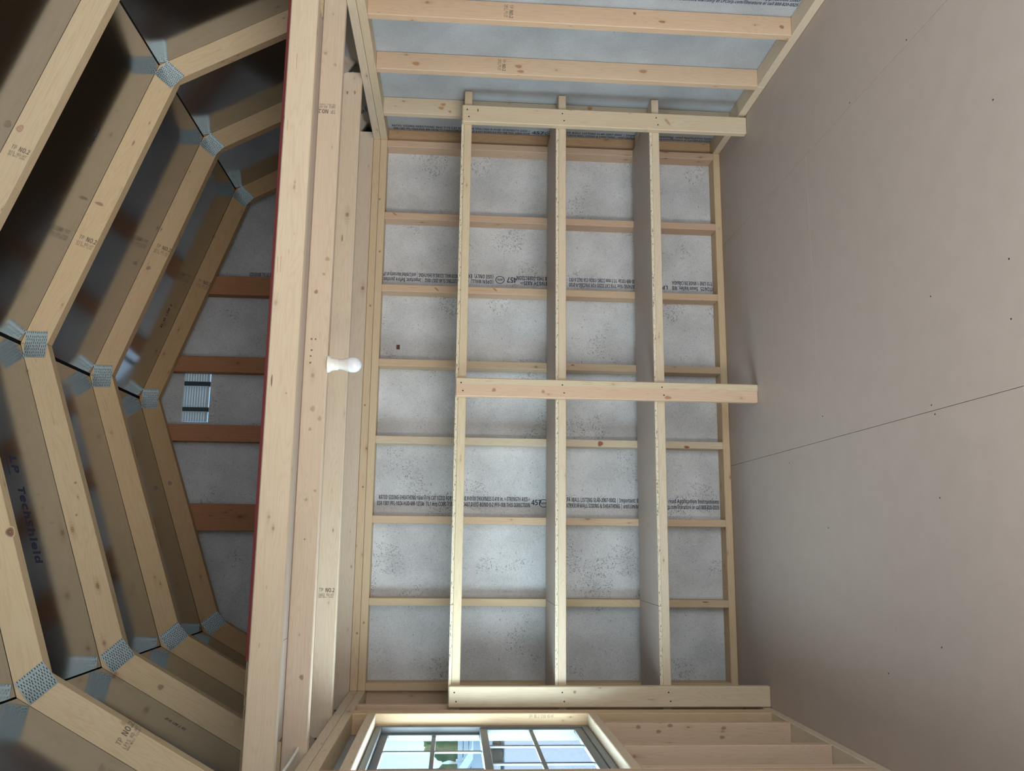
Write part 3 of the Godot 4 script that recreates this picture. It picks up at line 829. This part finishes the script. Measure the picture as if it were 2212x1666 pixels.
func build_vent() -> void:
	var t := thing("gable_vent", "pale louvred vent with dark ribs high in the gable wall", "vent", V(57.2, 107.8, -4), "")
	var n := 10
	for k in n:
		var y := 107.95 + k * 0.52
		for g: Array in [[51.95, 54.1], [54.95, 59.4], [60.3, 62.55]]:
			var s := shape()
			s.tint = Color.WHITE
			# each blade leans out and down
			var a := V2(-3.35, y + 0.5)
			var b := V2(-3.9, y + 0.06)
			var nn := V(0, -(a.x - b.x), a.y - b.y).normalized()
			s.quad(V(g[0], a.y, a.x), V(g[1], a.y, a.x), V(g[1], b.y, b.x), V(g[0], b.y, b.x), V(0, -0.84, 0.55))
			s.quad(V(g[0], a.y + 0.04, a.x), V(g[1], a.y + 0.04, a.x), V(g[1], b.y + 0.04, b.x), V(g[0], b.y + 0.04, b.x), V(0, 0.84, -0.55))
			s.quad(V(g[0], a.y - 0.2, a.x + 0.03), V(g[1], a.y - 0.2, a.x + 0.03), V(g[1], a.y + 0.05, a.x + 0.02), V(g[0], a.y + 0.05, a.x + 0.02), V(0, 0, 1))
			s.quad(V(g[0], a.y - 0.2, a.x), V(g[1], a.y - 0.2, a.x), V(g[1], a.y + 0.05, a.x), V(g[0], a.y + 0.05, a.x), V(0, 0, -1))
			put("louvre_blade", s.done(), M.vent, t)
	for g: Array in [[54.1, 54.95], [59.4, 60.3]]:
		plain("vent_rib", V(g[0], 107.82, -4.3), V(g[1], 113.08, -3.45), M.vent_rib, t)
	for g: Array in [[V(51.2, 107.2, -4.35), V(63.3, 107.82, -4.02)], [V(51.2, 113.1, -4.35), V(63.3, 113.7, -4.02)], [V(51.2, 107.82, -4.35), V(51.9, 113.1, -4.02)], [V(62.6, 107.82, -4.35), V(63.3, 113.1, -4.02)]]:
		plain("vent_flange", g[0], g[1], M.vent, t)

func build_window() -> void:
	var t := thing("window_1", "sliding sash window with six panes in each sash and grey frame", "window", V(-3, 33.6, 39.5), "structure")
	var z0 := 21.7
	var z1 := 57.3
	var y0 := 33.68
	var y1 := 69.22
	# fixed frame
	for q: Array in [[V(-4.2, y0, z0), V(-1.95, y0 + 1.1, z1)], [V(-4.2, y1 - 1.0, z0), V(-1.95, y1, z1)], [V(-4.2, y0 + 1.1, z0), V(-1.95, y1 - 1.0, z0 + 1.0)], [V(-4.2, y0 + 1.1, z1 - 1.0), V(-1.95, y1 - 1.0, z1)]]:
		plain("window_frame", q[0], q[1], M.frame, t, 0.06)
	for s: Array in [[-3.55, -2.95, 50.6, y1 - 1.0], [-2.8, -2.15, y0 + 1.1, 52.0]]:
		var a: float = z0 + 1.02
		var b: float = z1 - 1.02
		var lo: float = s[2]
		var hi: float = s[3] - 0.02
		for q: Array in [[V(s[0], lo, a), V(s[1], lo + 1.4, b)], [V(s[0], hi - 1.2, a), V(s[1], hi, b)], [V(s[0], lo + 1.4, a), V(s[1], hi - 1.2, a + 1.2)], [V(s[0], lo + 1.4, b - 1.2), V(s[1], hi - 1.2, b)]]:
			plain("sash_bar", q[0], q[1], M.frame, t, 0.06)
		var xm: float = (s[0] + s[1]) / 2
		var ym: float = (lo + 1.4 + hi - 1.2) / 2
		for c in 3:
			for r in 2:
				var pa := a + 1.2 + c * (b - a - 2.4) / 3.0
				var pb := a + 1.2 + (c + 1) * (b - a - 2.4) / 3.0
				plain("pane", V(xm - 0.06, [lo + 1.4, ym][r], pa), V(xm + 0.06, [ym, hi - 1.2][r], pb), M.glass, t, 0.0)
		plain("glazing_bar", V(xm - 0.16, ym - 0.33, a + 1.2), V(xm + 0.16, ym + 0.33, b - 1.2), M.frame, t, 0.03)
		for c in [1, 2]:
			var zc: float = a + 1.2 + c * (b - a - 2.4) / 3.0
			plain("glazing_bar", V(xm - 0.15, lo + 1.4, zc - 0.33), V(xm + 0.15, hi - 1.2, zc + 0.33), M.frame, t, 0.03)

# ---------------------------------------------------------------- what the window shows
func build_outside() -> void:
	var g := plain("ground", V(-4000, -16, -6000), V(2500, -12, 2500), M.gravel, self, 0.0, 1.0 / 160.0)
	tag(g, "pale gravel yard outside the window", "ground", "", "structure")
	var f := thing("board_fence", "long white board fence across the yard below the trees", "fence", V(-350, -12, -1200), "")
	for k in 9:
		var x0 := -700.0 + k * 80.0
		plain("fence_post", V(x0 - 2.5, -12, -1202), V(x0 + 2.5, 45, -1197), M.siding, f, 0.3)
		if k < 8:
			for r in 6:
				plain("fence_board", V(x0, -8 + r * 8.6, -1197 + 0.1), V(x0 + 79.6, -0.4 + r * 8.6, -1195.5), M.siding, f, 0.3)
	for k in 8:
		tree(V(-480.0 - k * 64.0, -12, -2600.0 + (150.0 if k % 2 else -150.0)), rng.randf_range(128, 150), k)
	build_car()

func tree(at: Vector3, h: float, k: int) -> void:
	var where: String = ["nearest to", "second from", "third from", "fourth from", "fifth from", "sixth from", "seventh from", "eighth from"][k]
	var t := thing("tree", "round green tree beyond the white fence, " + where + " the bright window jamb", "tree", at, "", "trees beyond the fence")
	var trunk := shape(Vector3.UP)
	trunk.tint = Color.WHITE
	trunk.lathe([[7.0, 0.0], [5.0, h * 0.35], [3.0, h * 0.6]], at, 1, 8)
	put("trunk", trunk.done(), M.bark, t)
	var n := FastNoiseLite.new()
	n.seed = k
	n.frequency = 0.03
	var s := Shape.new()
	var rows := 14
	var cols := 22
	for i in rows:
		for j in cols:
			var q := []
			for m: Array in [[i, j], [i, j + 1], [i + 1, j + 1], [i + 1, j]]:
				var a: float = PI * m[0] / rows
				var b: float = TAU * (m[1] % cols) / cols
				var d := V(sin(a) * cos(b), cos(a), sin(a) * sin(b))
				var r := 1.0 + 0.35 * n.get_noise_3dv(d * 60.0) + 0.18 * n.get_noise_3dv(d * 170.0)
				q.append(at + V(0, h * 0.5, 0) + d * V(52, h * 0.5, 60) * r)
			var mid: Vector3 = (q[0] + q[2]) * 0.5
			var nn: Vector3 = (q[2] - q[0]).cross(q[3] - q[1]).normalized()
			if nn.length() < 0.5: continue
			if nn.dot(mid - at - V(0, h * 0.5, 0)) < 0.0: nn = -nn
			var v := 0.8 + 0.35 * rng.randf()
			s.tint = Color(v, v * rng.randf_range(0.95, 1.08), v * 0.9)
			s.quad(q[0], q[1], q[2], q[3], nn)
	put("crown", s.done(), M.leaf, t)

func build_car() -> void:
	var at := V(-290, -12, -980)
	var t := thing("car", "white car parked in front of the white fence", "car", at, "")
	var body := [V2(-92, 14), V2(-92, 32), V2(-84, 38), V2(84, 38), V2(92, 30), V2(92, 14)]
	var cab := [V2(-62, 38), V2(-40, 58), V2(22, 58), V2(52, 38)]
	for q: Array in [["body", body, -34.0, 34.0, M.paint], ["cabin", cab, -30.0, 30.0, M.paint]]:
		var pts := PackedVector2Array()
		for p: Vector2 in q[1]: pts.append(p + V2(at.x, at.y))
		put(q[0], shape().prism(pts, at.z + q[2], at.z + q[3]).done(), q[4], t)
	var win := PackedVector2Array()
	for p: Vector2 in [V2(-54, 40), V2(-38, 55), V2(20, 55), V2(44, 40)]: win.append(p + V2(at.x, at.y))
	put("side_window", shape().prism(win, at.z + 29.0, at.z + 30.6).done(), M.dark, t)
	for x: float in [-58.0, 58.0]:
		for z: float in [-30.0, 30.0]:
			put("wheel", shape().lathe([[0.0, -4.0], [12.0, -4.0], [13.0, -3.0], [13.0, 3.0], [12.0, 4.0], [0.0, 4.0]], at + V(x, 13, z), 2, 20).done(), M.tyre, t)

func _ready() -> void:
	rng.seed = 2024
	# camera: the photograph is held on its side, so the room's up is the picture's left
	var cam := Camera3D.new()
	cam.name = "camera"
	cam.fov = rad_to_deg(2.0 * atan(833.0 / 1825.75))
	cam.near = 0.02
	cam.far = 400.0
	add_child(cam)
	var yaw := -0.1841
	var pitch := -0.0653
	var roll := 0.0234
	var r := Basis(Vector3.UP, yaw) * Basis(Vector3.RIGHT, pitch) * Basis(Vector3.BACK, roll)
	cam.transform = Transform3D(Basis(-r.y, r.x, r.z), V(28.37, 57.11, 171.85) * S)
	cam.current = true
	# sky, sun, exposure
	var sky := ProceduralSkyMaterial.new()
	sky.sky_top_color = Color(0.42, 0.66, 0.90)
	sky.sky_horizon_color = Color(0.72, 0.95, 1.0)
	sky.ground_horizon_color = Color(0.62, 0.64, 0.64)
	sky.ground_bottom_color = Color(0.45, 0.45, 0.44)
	sky.sky_energy_multiplier = 1.3
	var env := Environment.new()
	env.background_mode = Environment.BG_SKY
	env.sky = Sky.new()
	env.sky.sky_material = sky
	env.tonemap_mode = Environment.TONE_MAPPER_LINEAR
	env.tonemap_exposure = 1.06
	env.sdfgi_enabled = true
	env.ssao_enabled = true
	env.ssil_enabled = true
	var we := WorldEnvironment.new()
	we.name = "sky"
	we.environment = env
	add_child(we)
	var sun := DirectionalLight3D.new()
	sun.name = "sun"
	sun.light_color = Color(1.0, 0.96, 0.90)
	sun.light_energy = 1.0
	sun.shadow_enabled = true
	add_child(sun)
	sun.look_at_from_position(Vector3.ZERO, Vector3(-0.35, -0.85, 0.42))
	# fill lights in two added, unseen doorways; daylight through the window
	var side_fill := AreaLight3D.new()
	side_fill.name = "added_side_fill"
	side_fill.area_size = Vector2(46, 62) * S
	side_fill.light_color = Color(1.0, 0.985, 0.96)
	side_fill.light_energy = 9.5
	side_fill.area_range = 12.0
	side_fill.shadow_enabled = true
	add_child(side_fill)
	side_fill.position = V(-2.0, 31.5, 161) * S
	side_fill.rotation.y = -PI / 2
	var front := AreaLight3D.new()
	front.name = "added_front_fill"
	front.area_size = Vector2(60, 62) * S
	front.light_color = Color(1.0, 0.98, 0.96)
	front.light_energy = 3.2
	front.area_range = 12.0
	front.shadow_enabled = true
	add_child(front)
	front.position = V(80, 31.5, 189) * S
	var win := AreaLight3D.new()
	win.name = "window_daylight"
	win.area_size = Vector2(33, 33) * S
	win.light_color = Color(0.86, 0.96, 1.0)
	win.light_energy = 2.9
	win.area_range = 12.0
	win.shadow_enabled = true
	add_child(win)
	win.position = V(-4.6, 51.4, 39.5) * S
	win.rotation.y = -PI / 2
	materials()
	build_floor()
	build_wall_back()
	build_wall_left()
	build_wall_right()
	build_wall_front()
	build_roof()
	build_window()
	build_outside()
	build_trusses()
	build_loft()
	build_shelves()
	build_bulb()
	build_cable()
	build_vent()
